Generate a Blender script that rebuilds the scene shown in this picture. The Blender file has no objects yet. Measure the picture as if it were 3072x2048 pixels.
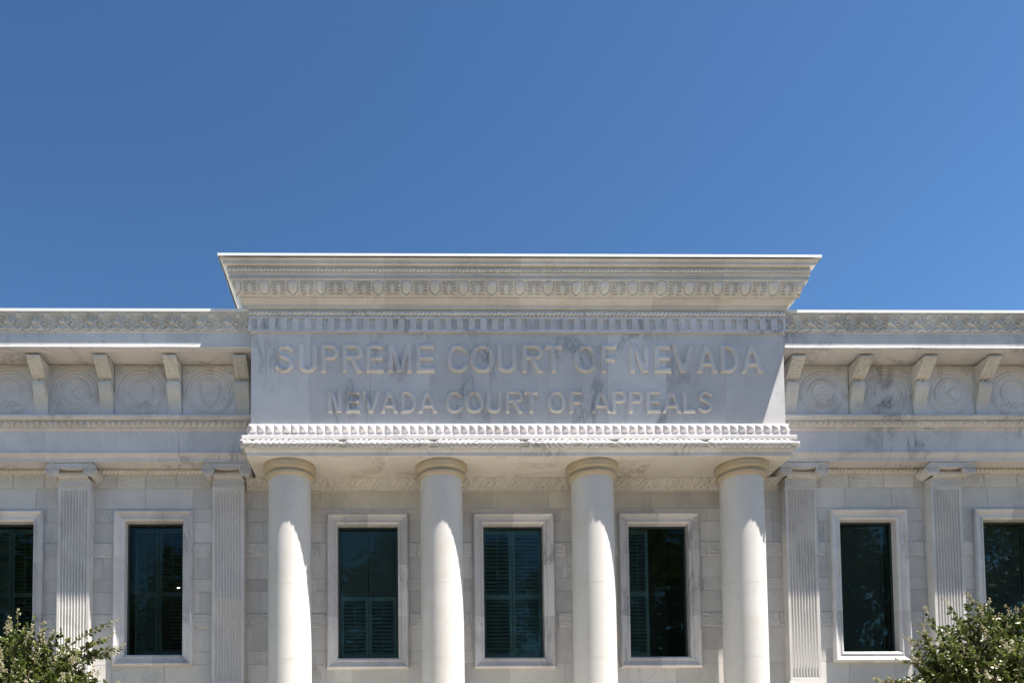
import bpy, math, random
import numpy as np
from mathutils import Vector, Matrix
R = math.radians
scene = bpy.context.scene
COL = scene.collection

# ------------------------------------------------------------------ camera
cam_d = bpy.data.cameras.new('camera'); cam = bpy.data.objects.new('camera', cam_d); COL.objects.link(cam)
cam_d.sensor_fit = 'HORIZONTAL'; cam_d.sensor_width = 36.0
cam_d.lens = 2430.0 / 3072.0 * 36.0
cam_d.shift_x = (1536.0 - 1253.6) / 3072.0
cam_d.shift_y = (2266.6 - 1024.0) / 3072.0
cam_d.clip_end = 3000; cam_d.clip_start = 0.1
cr = Vector((0.99985042, -0.01559705, -0.00747411)); cu = Vector((0.00672225, -0.04771356, 0.99883844)); cf = Vector((0.01593555, 0.99873928, 0.04760157))
cam.matrix_world = Matrix(((cr.x, cu.x, -cf.x, -2.0384), (cr.y, cu.y, -cf.y, -14.8), (cr.z, cu.z, -cf.z, 1.6), (0, 0, 0, 1)))
scene.camera = cam

# ------------------------------------------------------------------ light
SUN = Vector((0.33, -0.176, 1.0)).normalized()
SUN_EL = math.asin(SUN.z); SUN_ROT = math.atan2(SUN.x, SUN.y)
world = bpy.data.worlds.new('World'); scene.world = world; world.use_nodes = True
wn = world.node_tree.nodes; wl = world.node_tree.links; wn.clear()
wo = wn.new('ShaderNodeOutputWorld'); wb = wn.new('ShaderNodeBackground'); ws = wn.new('ShaderNodeTexSky')
ws.sky_type = 'NISHITA'; ws.sun_disc = False; ws.sun_elevation = SUN_EL; ws.sun_rotation = SUN_ROT
ws.altitude = 600; ws.air_density = 1.0; ws.dust_density = 0.3; ws.ozone_density = 5.0
wb.inputs['Strength'].default_value = 0.05
wg = wn.new('ShaderNodeGamma'); wg.inputs[1].default_value = 1.75; wl.new(ws.outputs[0], wg.inputs[0])
wx = wn.new('ShaderNodeMix'); wx.data_type = 'RGBA'; wx.blend_type = 'MULTIPLY'; wx.inputs[0].default_value = 1.0; wx.inputs[7].default_value = (0.615, 0.53, 0.355, 1)
wl.new(wg.outputs[0], wx.inputs[6]); wl.new(wx.outputs[2], wb.inputs['Color']); wl.new(wb.outputs[0], wo.inputs[0])
sd = bpy.data.lights.new('sun', 'SUN'); sd.energy = 5.0; sd.angle = R(0.53); sd.color = (1.0, 0.93, 0.83)
so = bpy.data.objects.new('sun', sd); COL.objects.link(so); so.rotation_euler = SUN.to_track_quat('Z', 'Y').to_euler(); so.location = (6, -4, 20)
scene.view_settings.view_transform = 'Standard'; scene.view_settings.look = 'None'
scene.view_settings.exposure = 1.74; scene.view_settings.gamma = 1.0
scene.cycles.max_bounces = 8; scene.cycles.diffuse_bounces = 5

# ------------------------------------------------------------------ helpers
def tag(o, label=None, cat=None, group=None, kind=None):
    if label: o['label'] = label
    if cat: o['category'] = cat
    if group: o['group'] = group
    if kind: o['kind'] = kind
    return o
def empty(name, loc=(0, 0, 0)):
    o = bpy.data.objects.new(name, None); COL.objects.link(o); o.location = loc; return o
rnd = random.Random(7)

class MB:
    """collects faces of one mesh; every face carries the tint of the stone slab it belongs to"""
    def __init__(s): s.v = []; s.f = []; s.t = []; s.cur = (0.5, 0.0, 0.5)
    def slab(s, var=1.0): s.cur = (0.5 + (rnd.random() - 0.5) * var, rnd.random(), rnd.random()); return s
    def add(s, vs, fs):
        b = len(s.v); s.v.extend(vs); s.f.extend([tuple(b + i for i in f) for f in fs]); s.t.extend([s.cur] * len(fs))
    def box(s, x0, x1, y0, y1, z0, z1):
        vs = [(x, y, z) for z in (z0, z1) for y in (y0, y1) for x in (x0, x1)]
        s.add(vs, [(0, 2, 3, 1), (4, 5, 7, 6), (0, 1, 5, 4), (2, 6, 7, 3), (0, 4, 6, 2), (1, 3, 7, 5)])
    def run(s, prof, x0, x1, caps=True, step=None):
        """prof: (y,z) list, top to bottom, extruded along x"""
        n = len(prof); k = 1 if not step else max(1, int(round((x1 - x0) / step)))
        for q in range(k):
            a = x0 + (x1 - x0) * q / k; b = x0 + (x1 - x0) * (q + 1) / k
            if step: s.slab(); b -= 0.002 * (q < k - 1)
            vs = [(a, y, z) for y, z in prof] + [(b, y, z) for y, z in prof]
            fs = [(i, i + 1, n + i + 1, n + i) for i in range(n - 1)]
            s.add(vs, fs)
            if caps or step: s.add(vs, [tuple(range(n))[::-1], tuple(range(n, 2 * n))])
    def uwrap(s, prof, hw, y0, back, step=None):
        """prof: (o,z) offsets out of a block of half width hw and front y0; mitred round both corners"""
        n = len(prof)
        rows = []
        for o, z in prof: rows.append([(-hw - o, back, z), (-hw - o, y0 - o, z), (hw + o, y0 - o, z), (hw + o, back, z)])
        for i in range(n - 1):
            a, b = rows[i], rows[i + 1]
            for c in (0, 2): s.add([a[c], b[c], b[c + 1], a[c + 1]], [(0, 1, 2, 3)])
        k = 1 if not step else int(round(2 * hw / step))
        for q in range(k):
            if step: s.slab()
            g = 0.0012 * (k > 1)
            for i in range(n - 1):
                pa, pb = prof[i], prof[i + 1]
                def X(o, q, sgn):
                    t = -hw + 2 * hw * q / k
                    if q == 0: return -hw - o
                    if q == k: return hw + o
                    return t + sgn * g
                s.add([(X(pa[0], q, 1), y0 - pa[0], pa[1]), (X(pb[0], q, 1), y0 - pb[0], pb[1]), (X(pb[0], q + 1, -1), y0 - pb[0], pb[1]), (X(pa[0], q + 1, -1), y0 - pa[0], pa[1])], [(0, 1, 2, 3)])
    def lathe(s, prof, cx, cy, n=64):
        vs = [(cx + r * math.cos(2 * math.pi * k / n), cy + r * math.sin(2 * math.pi * k / n), z) for r, z in prof for k in range(n)]
        m = len(prof)
        s.add(vs, [(i * n + k, (i + 1) * n + k, (i + 1) * n + (k + 1) % n, i * n + (k + 1) % n) for i in range(m - 1) for k in range(n)])
    def grid(s, P, flip=False):
        """P array (nv,nu,3)"""
        nv, nu = P.shape[:2]
        vs = [tuple(p) for p in P.reshape(-1, 3).tolist()]
        fs = []
        for j in range(nv - 1):
            for i in range(nu - 1):
                a = j * nu + i; q = (a, a + nu, a + nu + 1, a + 1)
                fs.append(q[::-1] if flip else q)
        s.add(vs, fs)
    def tube(s, pts, rad, n=8):
        pts = [Vector(p) for p in pts]; rings = []
        up = Vector((0, 0, 1))
        for i, p in enumerate(pts):
            d = (pts[min(i + 1, len(pts) - 1)] - pts[max(i - 1, 0)]).normalized()
            a = d.cross(up)
            if a.length < 1e-3: a = d.cross(Vector((1, 0, 0)))
            a.normalize(); b = d.cross(a)
            r = rad[i] if hasattr(rad, '__len__') else rad
            rings.append([tuple(p + a * (r * math.cos(2 * math.pi * k / n)) + b * (r * math.sin(2 * math.pi * k / n))) for k in range(n)])
        vs = [q for r_ in rings for q in r_]
        fs = [(i * n + k, i * n + (k + 1) % n, (i + 1) * n + (k + 1) % n, (i + 1) * n + k) for i in range(len(pts) - 1) for k in range(n)]
        fs += [tuple(range(n))[::-1], tuple(range((len(pts) - 1) * n, len(pts) * n))]
        s.add(vs, fs)
    def blob(s, c, rx, ry, rz, rot=0.0, n=8, m=5):
        ca, sa = math.cos(rot), math.sin(rot); vs = []
        for j in range(m + 1):
            th = math.pi * j / m
            for k in range(n):
                ph = 2 * math.pi * k / n
                x = rx * math.cos(th); y = ry * math.sin(th) * math.cos(ph); z = rz * math.sin(th) * math.sin(ph)
                vs.append((c[0] + x * ca - z * sa, c[1] + y, c[2] + x * sa + z * ca))
        s.add(vs, [(j * n + k, j * n + (k + 1) % n, (j + 1) * n + (k + 1) % n, (j + 1) * n + k) for j in range(m) for k in range(n)])
    def build(s, name, mat, parent=None, smooth=None, label=None):
        me = bpy.data.meshes.new(name); me.from_pydata(s.v, [], s.f); me.validate(); me.update()
        if len(me.polygons) == len(s.t):
            at = me.attributes.new('tint', 'FLOAT_COLOR', 'FACE')
            at.data.foreach_set('color', np.array([(a, b, c, 1.0) for a, b, c in s.t], dtype=np.float32).ravel())
        if smooth is not None:
            me.shade_smooth(); me.set_sharp_from_angle(angle=R(smooth))
        me.materials.append(mat)
        o = bpy.data.objects.new(name, me); COL.objects.link(o)
        if parent: o.parent = parent
        if label: o['label'] = label
        return o

# ------------------------------------------------------------------ materials
def newmat(name):
    m = bpy.data.materials.new(name); m.use_nodes = True; nt = m.node_tree; nt.nodes.clear()
    out = nt.nodes.new('ShaderNodeOutputMaterial'); b = nt.nodes.new('ShaderNodeBsdfPrincipled'); nt.links.new(b.outputs[0], out.inputs[0])
    return m, nt, b, out
def ramp(nt, fac, stops):
    r = nt.nodes.new('ShaderNodeValToRGB'); nt.links.new(fac, r.inputs[0]); e = r.color_ramp.elements
    while len(e) < len(stops): e.new(0.5)
    for i, (p, c) in enumerate(stops): e[i].position = p; e[i].color = c if len(c) == 4 else (*c, 1)
    return r.outputs[0]
def mth(nt, op, a, b=None, c=None):
    n = nt.nodes.new('ShaderNodeMath'); n.operation = op
    for i, v in enumerate((a, b, c)):
        if v is None: continue
        if isinstance(v, (int, float)): n.inputs[i].default_value = v
        else: nt.links.new(v, n.inputs[i])
    return n.outputs[0]
def mixc(nt, fac, a, b, mode='MIX'):
    n = nt.nodes.new('ShaderNodeMix'); n.data_type = 'RGBA'; n.blend_type = mode
    if isinstance(fac, (int, float)): n.inputs[0].default_value = fac
    else: nt.links.new(fac, n.inputs[0])
    for i, v in ((6, a), (7, b)):
        if isinstance(v, tuple): n.inputs[i].default_value = (*v, 1)
        else: nt.links.new(v, n.inputs[i])
    return n.outputs[2]
def marble(name, light, dark, vein, vein_amt=0.5, rough=0.45, tint_amt=0.22, bump=0.15, fine=1.0, stain=None, stain_amt=0.0):
    m, nt, b, out = newmat(name); N = nt.nodes; L = nt.links
    geo = N.new('ShaderNodeNewGeometry'); at = N.new('ShaderNodeAttribute'); at.attribute_name = 'tint'
    sep = N.new('ShaderNodeSeparateColor'); L.new(at.outputs['Color'], sep.inputs[0])
    off = N.new('ShaderNodeCombineXYZ')
    L.new(mth(nt, 'MULTIPLY', sep.outputs[1], 37.0), off.inputs[0]); L.new(mth(nt, 'MULTIPLY', sep.outputs[2], 23.0), off.inputs[1]); L.new(mth(nt, 'MULTIPLY', sep.outputs[1], 11.0), off.inputs[2])
    va = N.new('ShaderNodeVectorMath'); va.operation = 'ADD'; L.new(geo.outputs['Position'], va.inputs[0]); L.new(off.outputs[0], va.inputs[1])
    P = va.outputs[0]
    def noise(scale, detail, rough_=0.6, dist=0.0, vec=P):
        n = N.new('ShaderNodeTexNoise'); n.inputs['Scale'].default_value = scale; n.inputs['Detail'].default_value = detail
        n.inputs['Roughness'].default_value = rough_; n.inputs['Distortion'].default_value = dist; L.new(vec, n.inputs['Vector']); return n.outputs[0]
    cloud = noise(0.9, 6, 0.62, 0.6)
    # veins: thin ridges where a stretched, warped noise crosses its middle value
    mp = N.new('ShaderNodeMapping'); mp.inputs['Rotation'].default_value = (0.3, 0.9, 0.2); mp.inputs['Scale'].default_value = (1.0, 1.0, 0.35); L.new(P, mp.inputs[0])
    v1 = noise(1.3, 9, 0.66, 1.4, mp.outputs[0])
    ridge = mth(nt, 'ABSOLUTE', mth(nt, 'SUBTRACT', v1, 0.5))
    vm = ramp(nt, ridge, [(0.0, (1, 1, 1)), (0.012, (0.55,) * 3), (0.05, (0, 0, 0))])
    gate = ramp(nt, noise(0.8, 3, 0.5), [(0.50, (0, 0, 0)), (0.66, (1, 1, 1))])
    v2 = noise(5.0, 8, 0.7, 2.0, mp.outputs[0]); r2 = mth(nt, 'ABSOLUTE', mth(nt, 'SUBTRACT', v2, 0.5))
    vf = ramp(nt, r2, [(0.0, (1, 1, 1)), (0.03, (0, 0, 0))])
    gate2 = ramp(nt, noise(1.7, 4, 0.6), [(0.52, (0, 0, 0)), (0.70, (1, 1, 1))])
    veins = mth(nt, 'MAXIMUM', mth(nt, 'MULTIPLY', vm, gate), mth(nt, 'MULTIPLY', mth(nt, 'MULTIPLY', vf, gate2), 0.7))
    base = mixc(nt, ramp(nt, cloud, [(0.36, (0, 0, 0)), (0.66, (1, 1, 1))]), light, dark)
    speck = ramp(nt, noise(60 * fine, 3, 0.7), [(0.3, (0.93,) * 3), (0.7, (1.05,) * 3)])
    base = mixc(nt, 1.0, base, speck, 'MULTIPLY')
    tv = mth(nt, 'ADD', mth(nt, 'MULTIPLY', mth(nt, 'SUBTRACT', sep.outputs[0], 0.5), tint_amt * 2), 1.0)
    tc = N.new('ShaderNodeCombineColor')
    for i, k in enumerate((1.0, 1.0, 1.0)): L.new(tv, tc.inputs[i])
    base = mixc(nt, 1.0, base, tc.outputs[0], 'MULTIPLY')
    base = mixc(nt, mth(nt, 'MULTIPLY', veins, vein_amt), base, vein)
    if stain:
        sg = ramp(nt, noise(2.3, 5, 0.6, 0.5, geo.outputs['Position']), [(0.55, (0, 0, 0)), (0.75, (1, 1, 1))])
        base = mixc(nt, mth(nt, 'MULTIPLY', sg, stain_amt), base, stain)
    L.new(base, b.inputs['Base Color']); b.inputs['Roughness'].default_value = rough
    b.inputs['Specular IOR Level'].default_value = 0.3
    bp = N.new('ShaderNodeBump'); bp.inputs['Strength'].default_value = bump; bp.inputs['Distance'].default_value = 0.01
    L.new(noise(35, 4, 0.7), bp.inputs['Height']); L.new(bp.outputs[0], b.inputs['Normal'])
    return m
def plain(name, col, rough=0.5, metal=0.0, spec=0.5, var=0.12, scale=6.0):
    m, nt, b, out = newmat(name)
    tc = nt.nodes.new('ShaderNodeNewGeometry'); n = nt.nodes.new('ShaderNodeTexNoise'); n.inputs['Scale'].default_value = scale; n.inputs['Detail'].default_value = 5
    nt.links.new(tc.outputs['Position'], n.inputs['Vector'])
    c = ramp(nt, n.outputs[0], [(0.3, tuple(x * (1 - var) for x in col)), (0.7, tuple(min(1, x * (1 + var)) for x in col))])
    nt.links.new(c, b.inputs['Base Color']); b.inputs['Roughness'].default_value = rough; b.inputs['Metallic'].default_value = metal; b.inputs['Specular IOR Level'].default_value = spec
    return m
M_WALL = marble('veined marble ashlar', (0.635, 0.62, 0.60), (0.53, 0.515, 0.50), (0.28, 0.28, 0.30), 0.5, 0.5, 0.11)
M_PANEL = marble('veined marble slab', (0.655, 0.64, 0.635), (0.55, 0.535, 0.54), (0.15, 0.15, 0.17), 0.75, 0.4, 0.10)
M_TRIM = marble('carved marble trim', (0.65, 0.635, 0.605), (0.56, 0.54, 0.51), (0.38, 0.34, 0.30), 0.35, 0.5, 0.10, stain=(0.40, 0.33, 0.24), stain_amt=0.35)
M_SOFF = marble('soffit marble', (0.66, 0.63, 0.59), (0.58, 0.55, 0.505), (0.30, 0.24, 0.19), 0.9, 0.5, 0.08)
M_COL = marble('column limestone', (0.62, 0.605, 0.585), (0.57, 0.555, 0.535), (0.42, 0.40, 0.37), 0.25, 0.6, 0.05, 0.12, stain=(0.50, 0.46, 0.40), stain_amt=0.5)
M_CAP = marble('ochre capital stone', (0.50, 0.43, 0.325), (0.42, 0.35, 0.25), (0.34, 0.26, 0.16), 0.35, 0.6, 0.06)
M_BRK = marble('bracket marble', (0.66, 0.64, 0.60), (0.56, 0.54, 0.50), (0.26, 0.24, 0.22), 0.55, 0.5, 0.12, stain=(0.46, 0.39, 0.27), stain_amt=0.3)
M_FLASH = plain('white roof flashing', (0.72, 0.73, 0.73), 0.45, 0, 0.4, 0.04)
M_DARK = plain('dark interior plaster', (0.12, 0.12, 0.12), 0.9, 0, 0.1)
M_FRAME = plain('dark green window metal', (0.035, 0.052, 0.052), 0.4, 0.2, 0.4)
M_TEAL = plain('teal shutter paint', (0.115, 0.185, 0.205), 0.5, 0, 0.4, 0.1)
M_GREENS = plain('dark shutter paint', (0.050, 0.068, 0.064), 0.5, 0, 0.4, 0.1)
M_LAMP, nt, b, out = newmat('lit lamp'); b.inputs['Base Color'].default_value = (1, .9, .6, 1); b.inputs['Emission Color'].default_value = (1, .85, .5, 1); b.inputs['Emission Strength'].default_value = 3.0
M_ROOF = plain('roof membrane', (0.35, 0.34, 0.33), 0.8)
M_PAVE = plain('pale concrete paving', (0.130, 0.110, 0.083), 0.85, 0, 0.2, 0.10, 0.7)
M_ROAD = plain('asphalt', (0.06, 0.058, 0.056), 0.9, 0, 0.2, 0.15, 3)
M_EARTH = plain('dry ground', (0.14, 0.12, 0.09), 0.95, 0, 0.1, 0.15, 0.1)
M_BARK = plain('smooth tan bark', (0.24, 0.18, 0.13), 0.8, 0, 0.2, 0.3, 9)
def glass_mat():
    m, nt, b, out = newmat('window glass'); nt.nodes.remove(b)
    tr = nt.nodes.new('ShaderNodeBsdfTransparent'); tr.inputs[0].default_value = (0.86, 0.93, 0.93, 1)
    gl = nt.nodes.new('ShaderNodeBsdfGlossy'); gl.inputs[0].default_value = (0.26, 0.36, 0.34, 1); gl.inputs['Roughness'].default_value = 0.015
    fr = nt.nodes.new('ShaderNodeFresnel'); fr.inputs[0].default_value = 1.45
    no = nt.nodes.new('ShaderNodeTexNoise'); no.inputs['Scale'].default_value = 1.2; bp = nt.nodes.new('ShaderNodeBump'); bp.inputs['Strength'].default_value = 0.04; bp.inputs['Distance'].default_value = 0.02
    nt.links.new(no.outputs[0], bp.inputs['Height']); nt.links.new(bp.outputs[0], gl.inputs['Normal'])
    mx = nt.nodes.new('ShaderNodeMixShader'); nt.links.new(fr.outputs[0], mx.inputs[0]); nt.links.new(tr.outputs[0], mx.inputs[1]); nt.links.new(gl.outputs[0], mx.inputs[2]); nt.links.new(mx.outputs[0], out.inputs[0])
    return m
M_GLASS = glass_mat()
def leafmat(name, c0, c1, trans):
    m, nt, b, out = newmat(name)
    at = nt.nodes.new('ShaderNodeAttribute'); at.attribute_name = 'tint'; sp = nt.nodes.new('ShaderNodeSeparateColor'); nt.links.new(at.outputs['Color'], sp.inputs[0])
    c = ramp(nt, sp.outputs[0], [(0.0, c0), (1.0, c1)]); nt.links.new(c, b.inputs['Base Color']); b.inputs['Roughness'].default_value = 0.42; b.inputs['Specular IOR Level'].default_value = 0.45
    tl = nt.nodes.new('ShaderNodeBsdfTranslucent'); nt.links.new(c, tl.inputs[0]); mx = nt.nodes.new('ShaderNodeMixShader'); mx.inputs[0].default_value = trans
    nt.links.new(b.outputs[0], mx.inputs[1]); nt.links.new(tl.outputs[0], mx.inputs[2]); nt.links.new(mx.outputs[0], out.inputs[0])
    return m
M_LEAF = leafmat('crape myrtle leaf', (0.024, 0.050, 0.011), (0.150, 0.172, 0.038), 0.35)
M_BLOOM = leafmat('cream blossom', (0.24, 0.22, 0.08), (0.62, 0.58, 0.48), 0.3)

# ------------------------------------------------------------------ carving: reliefs made of strokes on a tile
def relief(strokes, W, H, nu, nv, wrap=True):
    u = np.linspace(0, W, nu); v = np.linspace(0, H, nv); U, V = np.meshgrid(u, v); Z = np.zeros_like(U)
    for pts, r0, r1, h in strokes:
        n = len(pts)
        for i in range(max(1, n - 1)):
            a = np.array(pts[i], float); b_ = np.array(pts[min(i + 1, n - 1)], float); d = b_ - a; L2 = max(d @ d, 1e-9)
            ra = r0 + (r1 - r0) * i / max(1, n - 1); rb = r0 + (r1 - r0) * (i + 1) / max(1, n - 1)
            for sh in ((-W, 0, W) if wrap else (0,)):
                t = np.clip(((U - a[0] - sh) * d[0] + (V - a[1]) * d[1]) / L2, 0, 1)
                D = np.hypot(U - a[0] - sh - t * d[0], V - a[1] - t * d[1]); rr = ra + (rb - ra) * t
                Z = np.maximum(Z, h * np.sqrt(np.clip(1 - (D / rr) ** 2, 0, 1)) * np.minimum(1, rr / r0 + .3))
    return Z
def arc(cx, cy, r, a0, a1, n=8, r1=None, sy=1.0):
    r1 = r if r1 is None else r1
    return [(cx + (r + (r1 - r) * k / n) * math.cos(R(a0 + (a1 - a0) * k / n)), cy + sy * (r + (r1 - r) * k / n) * math.sin(R(a0 + (a1 - a0) * k / n))) for k in range(n + 1)]
def strip(mb, tile, W, prof, x0, x1, amp, tilt=None, step=None, flip=False):
    """repeat a relief tile (nv,nu; row 0 = bottom) along x over a profile (y,z) listed bottom to top"""
    nv, nu = tile.shape; n = max(1, int(round((x1 - x0) / W))); w = (x1 - x0) / n
    pr = np.array(prof, float); sl = np.r_[0, np.cumsum(np.hypot(*np.diff(pr, axis=0).T))]; s = np.linspace(0, sl[-1], nv)
    y = np.interp(s, sl, pr[:, 0]); z = np.interp(s, sl, pr[:, 1])
    ty = np.gradient(y, s); tz = np.gradient(z, s); ny, nz = -tz, ty   # normal facing -y
    T = tile[:, ::-1] if flip else tile
    for q in range(n):
        if step and (q % step == 0): mb.slab()
        xs = np.linspace(x0 + q * w, x0 + (q + 1) * w, nu)
        P = np.zeros((nv, nu, 3)); P[..., 0] = xs[None]; P[..., 1] = y[:, None] + ny[:, None] * T * amp; P[..., 2] = z[:, None] + nz[:, None] * T * amp
        mb.grid(P, flip=True)
def rope(mb, cy, cz, r, x0, x1, pitch, sgn=1, per=10, n=8, depth=0.55, a0=-20, a1=200):
    """a cable moulding, half round towards -y, cut by slanting grooves"""
    k = int((x1 - x0) / pitch * per); xs = np.linspace(x0, x1, k + 1); th = np.radians(np.linspace(a0, a1, n + 1))  # angle from +z over -y
    X, T = np.meshgrid(xs, th)
    ph = (X / pitch + sgn * T / (1.35 * math.pi)) % 1.0
    rr = r * (1 - depth + depth * np.sqrt(np.clip(1 - (2 * ph - 1) ** 2, 0, 1)))
    P = np.stack([X, cy - rr * np.sin(T), cz + rr * np.cos(T)], -1); mb.grid(P)

court = empty('courthouse', (0, 0, 0))
tag(court, 'white marble courthouse with inscribed portico on four round columns and bracketed side wings', 'building')

# =================================================================== PORTICO
HW = 4.67; YF = -1.0
# top cornice
mb = MB()
mb.uwrap([(-0.6, 10.775), (0.46, 10.775), (0.480, 10.765), (0.480, 10.718)], HW, YF, 2.0, 1.9)
mb.build('roof_flashing', M_FLASH, court)
mb = MB()
mb.uwrap([(0.445, 10.718), (0.44, 10.705), (0.425, 10.692), (0.415, 10.684), (0.408, 10.66), (0.41, 10.636), (0.40, 10.626), (0.345, 10.62), (0.335, 10.60), (0.33, 10.52), (0.345, 10.515), (0.34, 10.498), (0.322, 10.492),
          (0.318, 10.43), (0.325, 10.424), (0.315, 10.408), (0.285, 10.395), (0.262, 10.33), (0.225, 10.26), (0.185, 10.205), (0.165, 10.192), (0.17, 10.180), (0.155, 10.168), (0.13, 10.160), (0.09, 10.135), (0.065, 10.125), (0.06, 10.07), (0.045, 10.058), (0.02, 10.05), (0.015, 9.94), (0.0, 9.93)], HW, YF, 2.0, 1.17)
mb.build('cornice', M_TRIM, court, 35)
mb = MB(); mb.slab(); rope(mb, YF - 0.325, 10.567, 0.044, -HW - 0.345, HW + 0.345, 0.0655, 1); mb.build('rope_moulding', M_TRIM, court, 50)
mb = MB(); mb.slab(); rope(mb, YF - 0.015, 9.99, 0.05, -HW - 0.03, HW + 0.03, 0.070, 1); mb.build('rope_moulding', M_PANEL, court, 50)
# small bead row
mb = MB(); mb.slab()
xx = -HW - 0.30
while xx < HW + 0.30:
    mb.box(xx, xx + 0.012, YF - 0.331, YF - 0.318, 10.437, 10.468); xx += 0.024
mb.build('bead_moulding', M_TRIM, court)
# eggs and acanthus
def eggtile(nu=52, nv=30):
    S = []
    Wt, Ht = 0.485, 0.235
    S.append(([(0.0, 0.125), (0.0, 0.175)], 0.080, 0.086, 0.9))
    Z = relief(S, Wt, Ht, nu, nv)
    shell = relief([([(-0.118, 0.24), (-0.112, 0.12), (-0.072, 0.052), (0.0, 0.014), (0.072, 0.052), (0.112, 0.12), (0.118, 0.24)], 0.017, 0.017, 0.62)], Wt, Ht, nu, nv)
    c = Wt / 2; L = [([(c, 0.235), (c, 0.02)], 0.013, 0.008, 0.75)]
    for ang, ln in ((74, .195), (59, .175), (45, .150), (31, .130), (14, .11), (-10, .085)):
        for sg in (-1, 1):
            ca, sa = math.cos(R(ang)), math.sin(R(ang)); z0 = .055 + .0006 * ang
            L.append(([(c + sg * .006, z0), (c + sg * ln * .55 * ca * .9, z0 + ln * .6 * sa), (c + sg * ln * ca, z0 + ln * sa * .86)], 0.010, 0.012, 0.66))
    leaf = relief(L, Wt, Ht, nu, nv)
    return np.maximum(np.maximum(Z, shell), leaf), Wt
T, Wt = eggtile()
mb = MB(); strip(mb, T, Wt, [(YF - 0.172, 10.196), (YF - 0.187, 10.208), (YF - 0.228, 10.262), (YF - 0.266, 10.332), (YF - 0.29, 10.396), (YF - 0.29, 10.402)], -HW - 0.22, HW + 0.22, 0.042, step=3)
mb.build('egg_and_leaf_moulding', M_TRIM, court, 60)
# sides: plain ropes wrap already; fret band
mb = MB(); mb.uwrap([(0.0, 9.935), (0.012, 9.93), (0.012, 9.655), (0.0, 9.65)], HW, YF, 2.0, 1.17)
n = 46; w = 2 * (HW + 0.04) / n
mb.box(-HW - 0.04, HW + 0.04, YF - 0.04, YF - 0.010, 9.893, 9.935); mb.box(-HW - 0.04, HW + 0.04, YF - 0.04, YF - 0.010, 9.655, 9.705)
for k in range(n + 1):
    if k % 6 == 0: mb.slab()
    x = -HW - 0.04 + k * w; a = max(x - 0.055, -HW - 0.04); b_ = min(x + 0.055, HW + 0.04)
    mb.box(a, b_, YF - 0.04, YF - 0.010, 9.705, 9.893)
for sg in (-1, 1):
    xa, xb = sorted((sg * (HW + 0.01), sg * (HW + 0.04)))
    mb.box(xa, xb, YF - 0.038, 2.0, 9.655, 9.935)
mb.build('fret_band', M_PANEL, court)
# inscription panel: slabs
mb = MB(); k = 9
SLABS = []
for q in range(k):
    mb.slab(); SLABS.append(mb.cur); a = -HW + 2 * HW * q / k; b_ = -HW + 2 * HW * (q + 1) / k
    mb.box(a + (0.0012 if q else 0), b_ - (0.0012 if q < k - 1 else 0), YF, YF + 0.25, 8.02, 9.66)
mb.slab(); mb.box(-HW + .002, HW - .002, YF + 0.25, 2.0, 8.02, 10.70)
frieze = mb.build('inscription_panel', M_PANEL, court)

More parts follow.
